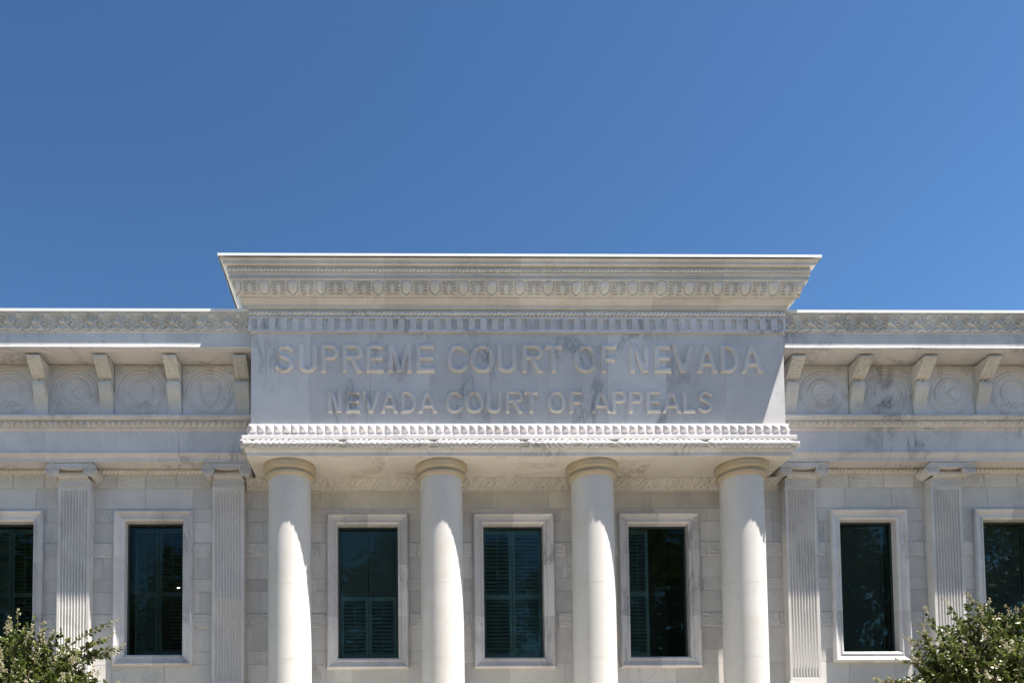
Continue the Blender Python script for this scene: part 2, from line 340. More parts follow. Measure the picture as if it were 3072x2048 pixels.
# ---- letters
def off_path(pts, t0, t1=None):
    t1 = t0 if t1 is None else t1; A = []; B = []; n = len(pts)
    for i, p in enumerate(pts):
        a = pts[max(i - 1, 0)]; b_ = pts[min(i + 1, n - 1)]; d = np.array(b_, float) - np.array(a, float); d /= max(np.hypot(*d), 1e-9)
        t = (t0 + (t1 - t0) * i / (n - 1)) / 2; nn = np.array([-d[1], d[0]]) * t
        A.append(tuple(np.array(p) + nn)); B.append(tuple(np.array(p) - nn))
    return A + B[::-1]
def sup(cx, cy, rx, ry, a0, a1, n=24, e=2.25):
    out = []
    for k in range(n + 1):
        a = R(a0 + (a1 - a0) * k / n); c, s_ = math.cos(a), math.sin(a)
        out.append((cx + rx * math.copysign(abs(c) ** (2 / e), c), cy + ry * math.copysign(abs(s_) ** (2 / e), s_)))
    return out
def glyph(ch, w, h, t):
    """outlines (list of closed loops) of a bold sans capital, width w, height h, stroke t"""
    if ch == 'E': return [[(0, 0), (w, 0), (w, t), (t, t), (t, h / 2 - t * .45), (w * .93, h / 2 - t * .45), (w * .93, h / 2 + t * .5), (t, h / 2 + t * .5), (t, h - t), (w * .97, h - t), (w * .97, h), (0, h)]]
    if ch == 'F': return [[(0, 0), (t, 0), (t, h / 2 - t * .6), (w * .9, h / 2 - t * .6), (w * .9, h / 2 + t * .35), (t, h / 2 + t * .35), (t, h - t), (w, h - t), (w, h), (0, h)]]
    if ch == 'L': return [[(0, 0), (w, 0), (w, t), (t, t), (t, h), (0, h)]]
    if ch == 'T': return [[(w / 2 - t / 2, 0), (w / 2 + t / 2, 0), (w / 2 + t / 2, h - t), (w, h - t), (w, h), (0, h), (0, h - t), (w / 2 - t / 2, h - t)]]
    if ch == 'N': return [[(0, 0), (t * .9, 0), (t * .9, h * .60), (t * 1.12, h * .60), (w - t * .95, 0), (w, 0), (w, h), (w - t * .9, h), (w - t * .9, h * .40), (w - t * 1.12, h * .40), (t * .95, h), (0, h)]]
    if ch == 'M': return [[(0, 0), (t * .9, 0), (t * .9, h * .80), (w / 2 - t * .46, 0), (w / 2 + t * .46, 0), (w - t * .9, h * .80), (w - t * .9, 0), (w, 0), (w, h), (w - t * 1.42, h), (w / 2, h * .24), (t * 1.42, h), (0, h)]]
    if ch == 'V': return [[(w / 2 - t * .55, 0), (w / 2 + t * .55, 0), (w, h), (w - t * 1.08, h), (w / 2, h * .25), (t * 1.08, h), (0, h)]]
    if ch == 'A':
        k = t * 1.08; y0 = h * .225; y1 = y0 + t * .9
        def xi(y): return k + (w / 2 - k) * y / (h * .78)     # inner edge
        apex = h * .78
        return [[(0, 0), (k, 0), (xi(y0) * 1.0, y0), (w - xi(y0), y0), (w - k, 0), (w, 0), (w / 2 + t * .55, h), (w / 2 - t * .55, h)], [(xi(y1), y1), (w / 2, apex), (w - xi(y1), y1)]]
    if ch == 'O': return [sup(w / 2, h / 2, w / 2, h / 2, 0, 352, 44), sup(w / 2, h / 2, w / 2 - t * 1.02, h / 2 - t * .88, 0, 352, 44)]
    if ch == 'U':
        o = [(0, h), (0, h * .38)] + sup(w / 2, h * .38, w / 2, h * .38, 180, 360, 18)[1:] + [(w, h), (w - t, h), (w - t, h * .38)]
        return [o + sup(w / 2, h * .38, w / 2 - t, h * .38 - t * .9, 360, 180, 18)[1:] + [(t, h)]]
    if ch == 'D':
        r = min(h / 2, w * .62)
        return [[(0, 0)] + sup(w - r, h / 2, r, h / 2, -90, 90, 20) + [(0, h)], [(t, t * .92)] + sup(w - r, h / 2, r - t, h / 2 - t * .92, -90, 90, 20) + [(t, h - t * .92)]]
    if ch in 'PR':
        hb = h * .57 if ch == 'P' else h * .55; ym = h - hb / 2; r = min(hb / 2, w * .5); cx = w - r - (0.02 * w if ch == 'R' else 0)
        hole = [(t, h - hb + t * .88)] + sup(cx, ym, r - t * .95, hb / 2 - t * .88, -90, 90, 14) + [(t, h - t * .88)]
        if ch == 'P': return [[(0, 0), (t, 0), (t, h - hb)] + sup(cx, ym, r, hb / 2, -90, 90, 14) + [(0, h)], hole]
        arcp = sup(cx, ym, r, hb / 2, -58, 90, 14)
        return [[(0, 0), (t, 0), (t, h - hb), (w * .38, h - hb), (w - t * 1.25, 0), (w, 0), (w * .74, h * .36), (w * .66, h * .455)] + arcp + [(0, h)], hole]
    if ch == 'C':
        o = sup(w * .52, h / 2, w * .52, h / 2, 38, 322, 34); i = sup(w * .52, h / 2, w * .52 - t * 1.02, h / 2 - t * .88, 318, 42, 34)
        return [[(w * .99, h * .72)] + o + [(w, h * .28)] + [(w - t * .95, h * .335)] + i[1:-1] + [(w - t * .98, h * .675)]]
    if ch == 'S':
        ctl = [(0.96, .74), (.90, .845), (.77, .91), (.56, .935), (.33, .925), (.16, .86), (.10, .75), (.15, .64), (.32, .575), (.55, .53), (.77, .475), (.90, .39), (.925, .27), (.85, .145), (.68, .08), (.48, .062), (.27, .085), (.12, .155), (.045, .275)]
        P = np.array(ctl); P[:, 0] = (t / 2 + (w - t) * (P[:, 0] - .1) / .83) ; P[:, 1] = t * .45 + (h - t * .9) * (P[:, 1] - .062) / .873
        s = np.linspace(0, len(P) - 1, 28); px = np.interp(s, range(len(P)), P[:, 0]); py = np.interp(s, range(len(P)), P[:, 1])
        for _ in range(2):
            for q in (px, py): q[0], q[-1] = 2 * q[1] - q[2], 2 * q[-2] - q[-3]; q[1:-1] = (q[:-2] + q[1:-1] * 2 + q[2:]) / 4
            for q in (px, py): q[0], q[-1] = 2 * q[1] - q[2], 2 * q[-2] - q[-3]
        return [off_path(list(zip(px, py)), t * .93)]
def chamfered(loops, t, bev):
    cu_ = bpy.data.curves.new('letter', 'CURVE'); cu_.dimensions = '2D'; cu_.fill_mode = 'BOTH'; cu_.extrude = 0.006; cu_.bevel_depth = bev; cu_.bevel_resolution = 0; cu_.offset = -bev
    for loop in loops:
        # nick off very sharp corners so that the chamfer does not fold over itself
        lp = []
        for i, p in enumerate(loop):
            a = np.array(loop[i - 1]) - p; b_ = np.array(loop[(i + 1) % len(loop)]) - p; la, lb = np.hypot(*a), np.hypot(*b_)
            if la > t * .5 and lb > t * .5 and (a @ b_) / (la * lb) > 0.55:
                ph = math.acos(min(1, (a @ b_) / (la * lb))); k = min(0.16 * t / math.sin(ph / 2), la * .45, lb * .45); lp += [tuple(np.array(p) + a / la * k), tuple(np.array(p) + b_ / lb * k)]
            else: lp.append(p)
        sp = cu_.splines.new('POLY'); sp.points.add(len(lp) - 1); sp.use_cyclic_u = True
        for i, (x, y) in enumerate(lp): sp.points[i].co = (x, y, 0, 1)
    tmp = bpy.data.objects.new('letter_outline', cu_); COL.objects.link(tmp)
    dg = bpy.context.evaluated_depsgraph_get(); me = bpy.data.meshes.new_from_object(tmp.evaluated_get(dg)); bpy.data.objects.remove(tmp); bpy.data.curves.remove(cu_)
    v = [tuple(q.co) for q in me.vertices]; f = [tuple(q.vertices) for q in me.polygons]; bpy.data.meshes.remove(me); return v, f
def letter(ch, x0, x1, z0, h, t, parent):
    w = x1 - x0; bev = t * 0.30
    if ch == 'N':      # stems and diagonal as strokes, the diagonal a hair lower
        e = t * 1.02; groups = [([[(0, 0), (e, 0), (e, h), (0, h)]], 0), ([[(w - e, 0), (w, 0), (w, h), (w - e, h)]], 0), ([[(0, h), (w - e * 1.12, 0), (w, 0), (e * 1.12, h)]], -0.0015)]
    elif ch == 'M':
        e = t * 0.95; m = w / 2; groups = [([[(0, 0), (e, 0), (e, h), (0, h)]], 0), ([[(w - e, 0), (w, 0), (w, h), (w - e, h)]], 0), ([[(0, h), (m - e * .55, 0), (m + e * .5, 0), (e * 1.25, h)]], -0.0015), ([[(w - e * 1.25, h), (m - e * .5, 0), (m + e * .55, 0), (w, h)]], -0.003)]
    else: groups = [(glyph(ch, w, h, t), 0)]
    V, F = [], []
    for loops, dz in groups:
        v, f = chamfered(loops, t, bev); b0 = len(V); V += [(x0 + x, YF - 0.004 - 1.15 * z - dz, z0 + y) for x, y, z in v]; F += [tuple(b0 + q for q in p) for p in f]
    me = bpy.data.meshes.new('letter'); me.from_pydata(V, [], F); me.update(); me.materials.append(M_PANEL)
    at = me.attributes.new('tint', 'FLOAT_COLOR', 'FACE'); cols = []
    for p in me.polygons: k = min(8, max(0, int((p.center.x + HW) / (2 * HW) * 9))); c = SLABS[k]; cols += [min(1, c[0] + .12), c[1], c[2], 1.0]
    at.data.foreach_set('color', np.array(cols, dtype=np.float32))
    me.shade_smooth(); me.set_sharp_from_angle(angle=R(18))
    o = bpy.data.objects.new('letter', me); COL.objects.link(o); o.parent = parent
L1 = list(zip('SUPREMECOURTOFNEVADA', [(-4.253, -3.919), (-3.852, -3.515), (-3.458, -3.140), (-3.088, -2.712), (-2.673, -2.348), (-2.284, -1.869), (-1.803, -1.465), (-1.262, -0.884), (-0.858, -0.429), (-0.389, -0.037), (0.047, 0.439), (0.446, 0.773), (0.969, 1.374), (1.433, 1.728), (1.946, 2.278), (2.371, 2.686), (2.680, 3.084), (3.106, 3.501), (3.540, 3.868), (3.900, 4.309)]))
L2 = list(zip('NEVADACOURTOFAPPEALS', [(-3.335, -3.090), (-3.026, -2.768), (-2.754, -2.418), (-2.426, -2.107), (-2.073, -1.795), (-1.777, -1.427), (-1.290, -0.983), (-0.957, -0.620), (-0.581, -0.302), (-0.248, 0.075), (0.069, 0.338), (0.492, 0.812), (0.860, 1.099), (1.243, 1.622), (1.614, 1.883), (1.909, 2.176), (2.223, 2.485), (2.485, 2.846), (2.859, 3.093), (3.127, 3.389)]))
for ch, (a, b_) in L1: letter(ch, a, b_, 8.938, 0.515, 0.098, frieze)
for ch, (a, b_) in L2: letter(ch, a, b_, 8.222, 0.405, 0.080, frieze)

# pyramid moulding and shelf
mb = MB(); mb.uwrap([(0, 8.022), (0.03, 8.018), (0.035, 8.01), (0.035, 7.86), (0.045, 7.852), (0.045, 7.838), (0.03, 7.83)], HW, YF, 0.0, 1.17)
n = 64; w = 2 * (HW + 0.035) / n
def pyr(c, u, nrm, w, z0, z1, h):
    """four sided stud"""
    c = Vector(c); u = Vector(u); nv = Vector(nrm); b0 = c - u * w / 2; b1 = c + u * w / 2
    v = [b0 + Vector((0, 0, z0)), b1 + Vector((0, 0, z0)), b1 + Vector((0, 0, z1)), b0 + Vector((0, 0, z1)), c + nv * h + Vector((0, 0, (z0 + z1) / 2))]
    mb.add([tuple(p) for p in v], [(0, 1, 4), (1, 2, 4), (2, 3, 4), (3, 0, 4)])
for k in range(n):
    if k % 8 == 0: mb.slab()
    pyr((-HW - 0.035 + w * (k + .5), YF - 0.035, 0), (1, 0, 0), (0, -1, 0), w * 0.86, 7.868, 8.008, 0.062)
for sg in (-1, 1):
    for k in range(6): pyr((sg * (HW + 0.035), YF - 0.035 + w * (k + .5), 0), (0, sg * 1.0, 0), (sg * 1.0, 0, 0), w * 0.86, 7.868, 8.008, 0.062)
mb.build('pyramid_stud_moulding', M_PANEL, court)
mb = MB(); mb.uwrap([(0.0, 7.838), (0.03, 7.832), (0.045, 7.825), (0.056, 7.80), (0.075, 7.786), (0.128, 7.782), (0.133, 7.776), (0.133, 7.718), (0.125, 7.712), (0.085, 7.708), (0.075, 7.70), (0.072, 7.60), (0.11, 7.59), (0.112, 7.572), (0.095, 7.535), (0.078, 7.512), (0.064, 7.505), (0.066, 7.500), (0.066, 7.445), (0.06, 7.440)], HW, YF, 0.0, 1.17)
mb.build('architrave', M_PANEL, court, 35)
mb = MB()
k = 8
for q in range(k):
    mb.slab(); a = -HW - 0.062 + 2 * (HW + 0.062) * q / k; b_ = -HW - 0.062 + 2 * (HW + 0.062) * (q + 1) / k
    mb.box(a + .0015, b_ - .0015, YF - 0.060, 0.0, 7.438, 7.50)
mb.build('soffit', M_SOFF, court)
# garland of laurel leaves bound by ribbons
mb = MB(); mb.slab(0.3); zc = 7.632; yc = YF - 0.100; r0 = 0.045
x = -HW - 0.10; i = 0
mb.tube([(-HW - 0.115, yc + 0.008, zc), (HW + 0.115, yc + 0.008, zc)], 0.037, 10)
rb = random.Random(3)
while x < HW + 0.10:
    ph = ((x + HW) % 1.56) / 1.56
    if ph < 0.055:
        for s2 in (-1, 1): mb.tube([(x + 0.05 - s2 * 0.055, yc + 0.02, zc + 0.048), (x + 0.05, yc - 0.052, zc), (x + 0.05 + s2 * 0.055, yc + 0.02, zc - 0.048)], 0.011, 6)
        x += 0.105; continue
    sg = 1 if ph < 0.5 else -1
    for (dz, dy, a, dx) in ((0.034, -0.030, 24, 0.0), (-0.003, -0.048, -6, 0.045), (-0.036, -0.034, -26, 0.01)):
        mb.blob((x + dx, yc + dy, zc + dz), 0.074, 0.026, 0.029, R(sg * a + rb.uniform(-5, 5)), 8, 6)
    if i % 2 == 0: mb.blob((x + 0.055, yc - 0.035, zc - 0.052), 0.017, 0.017, 0.015, 0, 8, 5); mb.blob((x + 0.03, yc - 0.022, zc + 0.055), 0.013, 0.013, 0.012, 0, 8, 5)
    x += 0.098 + rb.uniform(-.006, .006); i += 1
for sg in (-1, 1):
    for k in range(8):
        y = YF - 0.08 + k * 0.1
        if y < -0.03:
            for dz, a in ((0.034, 20), (-0.003, 0), (-0.036, -20)):
                c0 = len(mb.v); mb.blob((0, 0, 0), 0.066, 0.02, 0.024, R(a), 8, 6)
                for j in range(c0, len(mb.v)):
                    p = mb.v[j]; mb.v[j] = (sg * (HW + 0.115 + 0.03) + p[1] * sg, y + p[0], zc + dz + p[2])
mb.build('laurel_garland', M_PANEL, court, 50)

# columns
for X in (-4.055, -1.355, 1.350, 4.045):
    mb = MB(); mb.slab(0.6); pr = [(0.372, 7.20)]
    z = 7.2
    for zj in (6.60, 5.27, 3.95, 2.62, 1.30):
        rr = 0.372 + 0.010 * math.sin(math.pi * min(1, (7.2 - zj) / 6.6) * 0.6)
        pr += [(rr, zj + 0.0025), (rr - 0.003, zj + 0.001), (rr - 0.003, zj - 0.001), (rr, zj - 0.0025)]
    pr += [(0.385, 0.78)]
    mb.lathe(pr, X, -0.57, 96)
    shaft = mb.build('column', M_COL, court, 30)
    mb = MB(); mb.slab(0.5)
    mb.lathe([(0.0, 7.441), (0.452, 7.441), (0.462, 7.432), (0.464, 7.395), (0.462, 7.368), (0.446, 7.362), (0.448, 7.350), (0.440, 7.325), (0.424, 7.305), (0.398, 7.290), (0.384, 7.275), (0.384, 7.262), (0.414, 7.258), (0.424, 7.246), (0.426, 7.232), (0.420, 7.222), (0.414, 7.219), (0.416, 7.208), (0.408, 7.198), (0.390, 7.188), (0.376, 7.180), (0.370, 7.170)], X, -0.57, 96)
    mb.build('capital', M_CAP, shaft, 50)
    mb = MB(); mb.slab(0.5)
    mb.lathe([(0.385, 0.80), (0.40, 0.79), (0.40, 0.77), (0.43, 0.765), (0.45, 0.74), (0.45, 0.71), (0.43, 0.69), (0.43, 0.67), (0.49, 0.66), (0.50, 0.63), (0.49, 0.60), (0.49, 0.59)], X, -0.57, 64)
    mb.box(X - 0.5, X + 0.5, -1.07, -0.07, 0.45, 0.59)
    mb.build('base', M_COL, shaft, 40)

# leaf moulding under the portico soffit, on the wall
def leaftile():
    Wt, Ht = 0.50, 0.20; L = []
    for k, (a, b_, c_) in enumerate(((0.0, 0.02, 0.115), (0.13, 0.02, 0.115), (0.25, 0.10, 0.185), (0.38, 0.02, 0.115), (0.07, 0.09, 0.18), (0.45, 0.10, 0.18))):
        L.append(([(a, b_), (a + 0.06, c_), (a + 0.13, b_ + 0.02)], 0.026, 0.012, 0.8))
        L.append(([(a + 0.02, b_ - 0.01), (a + 0.10, b_ + 0.05)], 0.015, 0.006, 0.9))
    return relief(L, Wt, Ht, 50, 22), Wt
T, Wt = leaftile()
mb = MB(); strip(mb, T, Wt, [(-0.02, 7.235), (-0.035, 7.26), (-0.07, 7.33), (-0.13, 7.41), (-0.14, 7.437)], -4.93, 4.93, 0.022, step=3)
mb.run([(-0.0, 7.236), (-0.024, 7.234), (-0.024, 7.214), (0, 7.212)], -4.93, 4.93)
mb.build('leaf_moulding', M_TRIM, court, 60)

# =================================================================== WALL
WIN = []   # (cx, z0,z1 outer, half outer w, half opening w, oz0, oz1, kind)
for cx, kd in ((-2.70, 'c1'), (0.0, 'c2'), (2.705, 'c3')): WIN.append((cx, 3.91, 6.80, 0.758, 0.558, 4.085, 6.545, kd))
for cx, kd in ((-9.37, 'l1'), (-6.635, 'l2'), (6.645, 'r1'), (9.355, 'r2')): WIN.append((cx, 3.99, 6.865, 0.728, 0.530, 4.18, 6.625, kd))
WX = 12.3
holes = [(c - ho + .03, c + ho - .03, z0 + .03, z1 - .03) for c, z0, z1, ho, hi, a, b_, k in WIN]
def cut(x0, x1, z0, z1, hs):
    rects = [(x0, x1, z0, z1)]
    for hx0, hx1, hz0, hz1 in hs:
        nr = []
        for a, b_, c, d in rects:
            if hx1 <= a or hx0 >= b_ or hz1 <= c or hz0 >= d: nr.append((a, b_, c, d)); continue
            if a < hx0: nr.append((a, hx0, c, d))
            if b_ > hx1: nr.append((hx1, b_, c, d))
            m0, m1 = max(a, hx0), min(b_, hx1)
            if d > hz1: nr.append((m0, m1, hz1, d))
            if c < hz0: nr.append((m0, m1, c, hz0))
        rects = nr
    return rects
mb = MB()
zs = [7.69, 7.285, 6.90, 6.655, 6.27, 5.99, 5.59, 5.355, 4.95, 4.67, 4.25, 4.01, 3.60, 3.32, 2.92, 2.68, 2.28, 2.0, 1.6, 1.36, 0.96, 0.45]
npr = np.random.RandomState(5)
J = 0.0028
for ci in range(len(zs) - 1):
    zt, zb = zs[ci], zs[ci + 1]; rough = (ci % 4 == 0)
    x = -WX
    while x < WX - 0.01:
        w = rnd.uniform(0.36, 0.62) if rough and abs(x) < 4.9 else (rnd.uniform(0.50, 0.75) if rough else rnd.uniform(0.75, 1.25))
        x1 = min(WX, x + w)
        if WX - x1 < 0.4: x1 = WX
        mb.slab()
        for a, b_, c, d in cut(x + J, x1 - J, zb + J, zt - J, holes):
            if b_ - a < 0.004 or d - c < 0.004: continue
            if not rough: mb.box(a, b_, 0.0, 0.02, c, d)
            else:
                nu = max(3, int((b_ - a) / 0.022)); nv = max(3, int((d - c) / 0.018)); U, V = np.meshgrid(np.linspace(a, b_, nu), np.linspace(c, d, nv))
                H = npr.rand(nv, nu); H = (H + np.roll(H, 1, 1) * .7 + np.roll(H, 1, 0) * .3) / 2.0
                H = 0.003 + 0.017 * H; H[0] = H[-1] = 0; H[:, 0] = H[:, -1] = 0
                P = np.stack([U, -H, V], -1); mb.grid(P, flip=True)
        x = x1
mb.slab(0); mb.cur = (0.2, 0.3, 0.3)
for a, b_, c, d in cut(-WX, WX, 0.4, 10.0, holes): mb.box(a, b_, 0.012, 0.30, c, d)
mb.box(-WX, -WX + 0.3, 0.30, 14.0, 0.4, 10.0); mb.box(WX - 0.3, WX, 0.30, 14.0, 0.4, 10.0); mb.box(-WX + .3, WX - .3, 13.7, 14.0, 0.4, 10.0)
mb.build('wall', M_WALL, court)
mb = MB(); mb.box(-WX, WX, 0.02, 13.99, 10.001, 10.05); mb.box(-HW + .01, HW - .01, 2.0, 13.9, 10.05, 10.6); mb.box(-HW, HW, -0.9, 2.02, 10.705, 10.77); mb.build('roof', M_ROOF, court)
mb = MB(); mb.box(-5.6, 5.6, -2.1, 0.011, 0.30, 0.45); mb.box(-6.0, 6.0, -2.5, -2.1, 0.15, 0.30); mb.box(-6.4, 6.4, -2.9, -2.5, 0.0, 0.15); mb.box(-6.0, -5.6, -2.1, 0.011, 0.15, 0.30); mb.box(5.6, 6.0, -2.1, 0.011, 0.15, 0.30); mb.build('steps', M_SOFF, court)
for a, b_ in ((-WX, -6.0), (6.0, WX)): mb = MB(); mb.slab(); mb.box(a, b_, -0.06, 0.011, 0.0, 0.9); mb.build('plinth', M_WALL, court)

# =================================================================== WINDOWS
def rect_ring(mb, prof, cx, cz, hx, hz, y0, step=False):
    """frame moulding: prof = (inset from outer edge, protrusion towards the viewer)"""
    for side in range(4):
        cuts = {0: 2, 1: 3, 2: 2, 3: 3}[side] if step else 1
        for q in range(cuts):
            if step: mb.slab(1.3)
            for (d0, p0), (d1, p1) in zip(prof[:-1], prof[1:]):
                def pt(d, p, e):
                    X0, X1, Z0, Z1 = cx - hx + d, cx + hx - d, cz - hz + d, cz + hz - d
                    c = [(X0, Z1), (X1, Z1), (X1, Z0), (X0, Z0)]; a = c[side]; b_ = c[(side + 1) % 4]
                    # split positions are fixed on the outer edge so that joints run straight across
                    Xo0, Xo1, Zo0, Zo1 = cx - hx, cx + hx, cz - hz, cz + hz; co = [(Xo0, Zo1), (Xo1, Zo1), (Xo1, Zo0), (Xo0, Zo0)]; ao = co[side]; bo = co[(side + 1) % 4]
                    t = e / cuts
                    if e == 0: q_ = a
                    elif e == cuts: q_ = b_
                    else:
                        m = (ao[0] + (bo[0] - ao[0]) * t, ao[1] + (bo[1] - ao[1]) * t)
                        q_ = (m[0], a[1]) if side in (0, 2) else (a[0], m[1])
                    return (q_[0], y0 - p, q_[1])
                mb.add([pt(d0, p0, q), pt(d1, p1, q), pt(d1, p1, q + 1), pt(d0, p0, q + 1)], [(0, 1, 2, 3)])
def shutter(parent, x0, x1, z0, z1, y, mat, zr=None, tilt=38, solid_top=False):
    mb = MB(); t = 0.055; d = 0.035
    mb.box(x0, x0 + t, y, y + d, z0, z1); mb.box(x1 - t, x1, y, y + d, z0, z1)
    mb.box(x0 + t, x1 - t, y, y + d, z0, z0 + 0.09); mb.box(x0 + t, x1 - t, y, y + d, z1 - 0.09, z1)
    spans = [(z0 + 0.09, z1 - 0.09)]
    if zr: mb.box(x0 + t, x1 - t, y, y + d, zr - 0.045, zr + 0.045); spans = [(z0 + 0.09, zr - 0.045), (zr + 0.045, z1 - 0.09)]
    for si, (a, b_) in enumerate(spans):
        n = int((b_ - a) / 0.068); s = (b_ - a) / n
        for k in range(n):
            c = a + s * (k + .5); hw = 0.036; cy = y + d / 2; dy = hw * math.cos(R(tilt)); dz = hw * math.sin(R(tilt)); th = 0.004
            X0, X1 = x0 + t, x1 - t
            v = [(X0, cy - dy, c - dz - th), (X0, cy + dy, c + dz - th), (X0, cy + dy, c + dz + th), (X0, cy - dy, c - dz + th)]
            v += [(X1, p[1], p[2]) for p in v]
            mb.add(v, [(0, 1, 2, 3)[::-1], (4, 5, 6, 7), (0, 1, 5, 4), (1, 2, 6, 5), (2, 3, 7, 6), (3, 0, 4, 7)])
        mb.box((x0 + x1) / 2 - 0.006, (x0 + x1) / 2 + 0.006, y - 0.020, y - 0.008, a + 0.02, b_ - 0.02)
    return mb.build('shutter', mat, parent)
def window(cx, z0, z1, ho, hi, oz0, oz1, kd):
    d = ho - hi
    mb = MB()
    prof = [(0.0, -0.005), (0.0, 0.052), (0.006, 0.066), (0.022, 0.084), (0.036, 0.088), (0.048, 0.082), (0.058, 0.066), (0.068, 0.060), (0.070, 0.050), (0.080, 0.048), (d - 0.098, 0.044), (d - 0.094, 0.036), (d - 0.058, 0.033), (d - 0.050, 0.042), (d - 0.034, 0.044), (d - 0.026, 0.036), (d - 0.012, 0.020), (d - 0.006, 0.018), (d, 0.012), (d, -0.16)]
    hz = (z1 - z0) / 2; cz = (z0 + z1) / 2
    # openings are a little off the regular inset top and bottom: scale the insets there
    rect_ring(mb, prof, cx, cz, ho, hz, 0.0, True)
    wobj = mb.build('window', M_PANEL, court, 32)
    # opening after uniform inset
    a, b_ = z0 + d, z1 - d
    mb = MB(); y = 0.145; t = 0.035
    mb.box(cx - hi + .002, cx - hi + t, y, y + 0.06, a + .002, b_ - .002); mb.box(cx + hi - t, cx + hi - .002, y, y + 0.06, a + .002, b_ - .002)
    mb.box(cx - hi + t, cx + hi - t, y, y + 0.06, a + .002, a + t); mb.box(cx - hi + t, cx + hi - t, y, y + 0.06, b_ - t, b_ - .002)
    mb.build('window_frame', M_FRAME, wobj)
    mb = MB(); mb.box(cx - hi + t - .004, cx + hi - t + .004, y + 0.026, y + 0.034, a + t - .004, b_ - t + .004)
    g = mb.build('glass_pane', M_GLASS, wobj)
    ys = 0.235; zr = a + (b_ - a) * 0.475; X0, X1 = cx - hi + .01, cx + hi - .01
    if kd == 'c1':
        shutter(wobj, X0 + .03, cx - .004, a + .02, zr + .02, ys, M_TEAL, None, 48); shutter(wobj, cx + .004, X1 - .03, a + .02, zr + .02, ys, M_TEAL, None, 48)
        mb = MB(); mb.box(X0 + .03, cx - .008, ys + 0.0, ys + 0.01, zr + .03, b_ - .05); mb.box(cx + .008, X1 - .03, ys + 0.0, ys + 0.01, zr + .03, b_ - .05); mb.build('blind', M_GREENS, wobj)
    elif kd == 'c2': shutter(wobj, X0, cx - .004, a + .02, b_ - .03, ys, M_TEAL, zr, 40); shutter(wobj, cx + .004, X1, a + .02, b_ - .03, ys, M_TEAL, zr, 48)
    elif kd == 'c3': shutter(wobj, X0, cx - .13, a + .02, b_ - .03, ys, M_TEAL, zr + .05, 35)
    elif kd in ('l1', 'l2'):
        shutter(wobj, X0 + .10, cx + .02, a + .02, b_ - .06, ys, M_GREENS, zr, 68); shutter(wobj, cx + .03, X1, a + .02, b_ - .06, ys, M_GREENS, zr, 25)
    elif kd in ('r1', 'r2'):
        mb = MB(); mb.box(X0, X1 - 0.16, ys + .02, ys + .03, a + .01, b_ - .12); mb.box(X1 - .16, X1 - .11, ys, ys + .03, a + .01, b_ - .06); mb.box(X0, X1 - .16, ys, ys + .03, b_ - .11, b_ - .06)
        mb.build('blind', M_BLIND, wobj)
    # dark room behind
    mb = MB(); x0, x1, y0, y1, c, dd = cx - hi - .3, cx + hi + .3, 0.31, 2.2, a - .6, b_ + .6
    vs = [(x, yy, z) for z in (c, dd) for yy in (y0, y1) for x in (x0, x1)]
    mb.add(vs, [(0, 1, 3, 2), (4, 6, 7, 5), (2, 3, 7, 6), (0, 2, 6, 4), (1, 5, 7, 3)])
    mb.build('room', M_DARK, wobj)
    if kd == 'l2':
        mb = MB(); mb.blob((cx + .06, 1.4, 5.80), .03, .03, .02); mb.build('ceiling_lamp', M_LAMP, wobj)
    return wobj
M_BLIND = plain('blue grey roller blind', (0.065, 0.072, 0.080), 0.7, 0, 0.2, 0.05)
for w_ in WIN: window(*w_)

# =================================================================== WINGS
def scrolltile():
    Wt, Ht = 0.472, 0.30; k = Wt / 8.0; L = []
    def s(pts, r0, r1, h): L.append(([(x * k, Ht - (y - 2.5) * k * 0.93) for x, y in pts], r0 * k, r1 * k, h))
    # units: tile 8 wide, y downwards from 2.5 to 8
    s([(1.2, 7.6), (2.6, 7.3), (3.9, 7.8), (4.6, 7.2), (5.0, 6.4)], .34, .2, .8)
    s([(1.3, 7.2), (2.2, 7.0), (3.0, 7.3)], .25, .12, .6)
    s(arc(6.9, 6.9, 1.0, 200, 540, 14, .35), .26, .2, .9)
    s([(5.6, 7.6), (6.6, 7.7), (7.6, 7.4), (8.7, 7.2)], .3, .15, .75)
    s(arc(3.2, 5.4, .62, 0, 360, 12), .22, .22, .95); s([(3.2, 5.4), (3.22, 5.4)], .24, .24, .8)
    for j, (ex, ey, mx, my) in enumerate(((5.6, 3.1, 8.0, 3.0), (6.0, 3.6, 8.2, 3.7), (6.4, 4.6, 8.0, 4.2), (6.6, 5.1, 8.0, 4.8), (7.0, 5.6, 8.2, 5.2))):
        s([(10.6, 6.9), (9.6, 5.9), (mx + .5, my + .2), (mx - .6, my), (ex, ey)], .26, .14, .55 + .1 * j)
    s([(8.2, 5.5), (8.9, 5.4), (9.4, 6.0)], .5, .2, .95)
    s(arc(4.1, 3.6, .55, 120, 420, 9), .34, .26, .8); s([(4.1, 3.5), (4.7, 3.2)], .5, .3, .7); s([(4.8, 3.9), (5.6, 4.1)], .3, .15, .6)
    s([(10.0, 6.4), (9.9, 5.0), (9.6, 3.9), (8.8, 2.9)], .22, .14, .8); s([(10.1, 6.2), (10.3, 4.6), (10.6, 3.2)], .24, .16, .85)
    s([(4.2, 5.0), (4.9, 5.5), (5.6, 5.0)], .26, .12, .7); s([(4.1, 6.3), (4.9, 6.0), (5.4, 5.4)], .22, .1, .6)
    s([(2.0, 6.1), (3.1, 7.0), (4.2, 6.6)], .22, .12, .6)
    return relief(L, Wt, Ht, 60, 42), Wt
TS, WS = scrolltile()
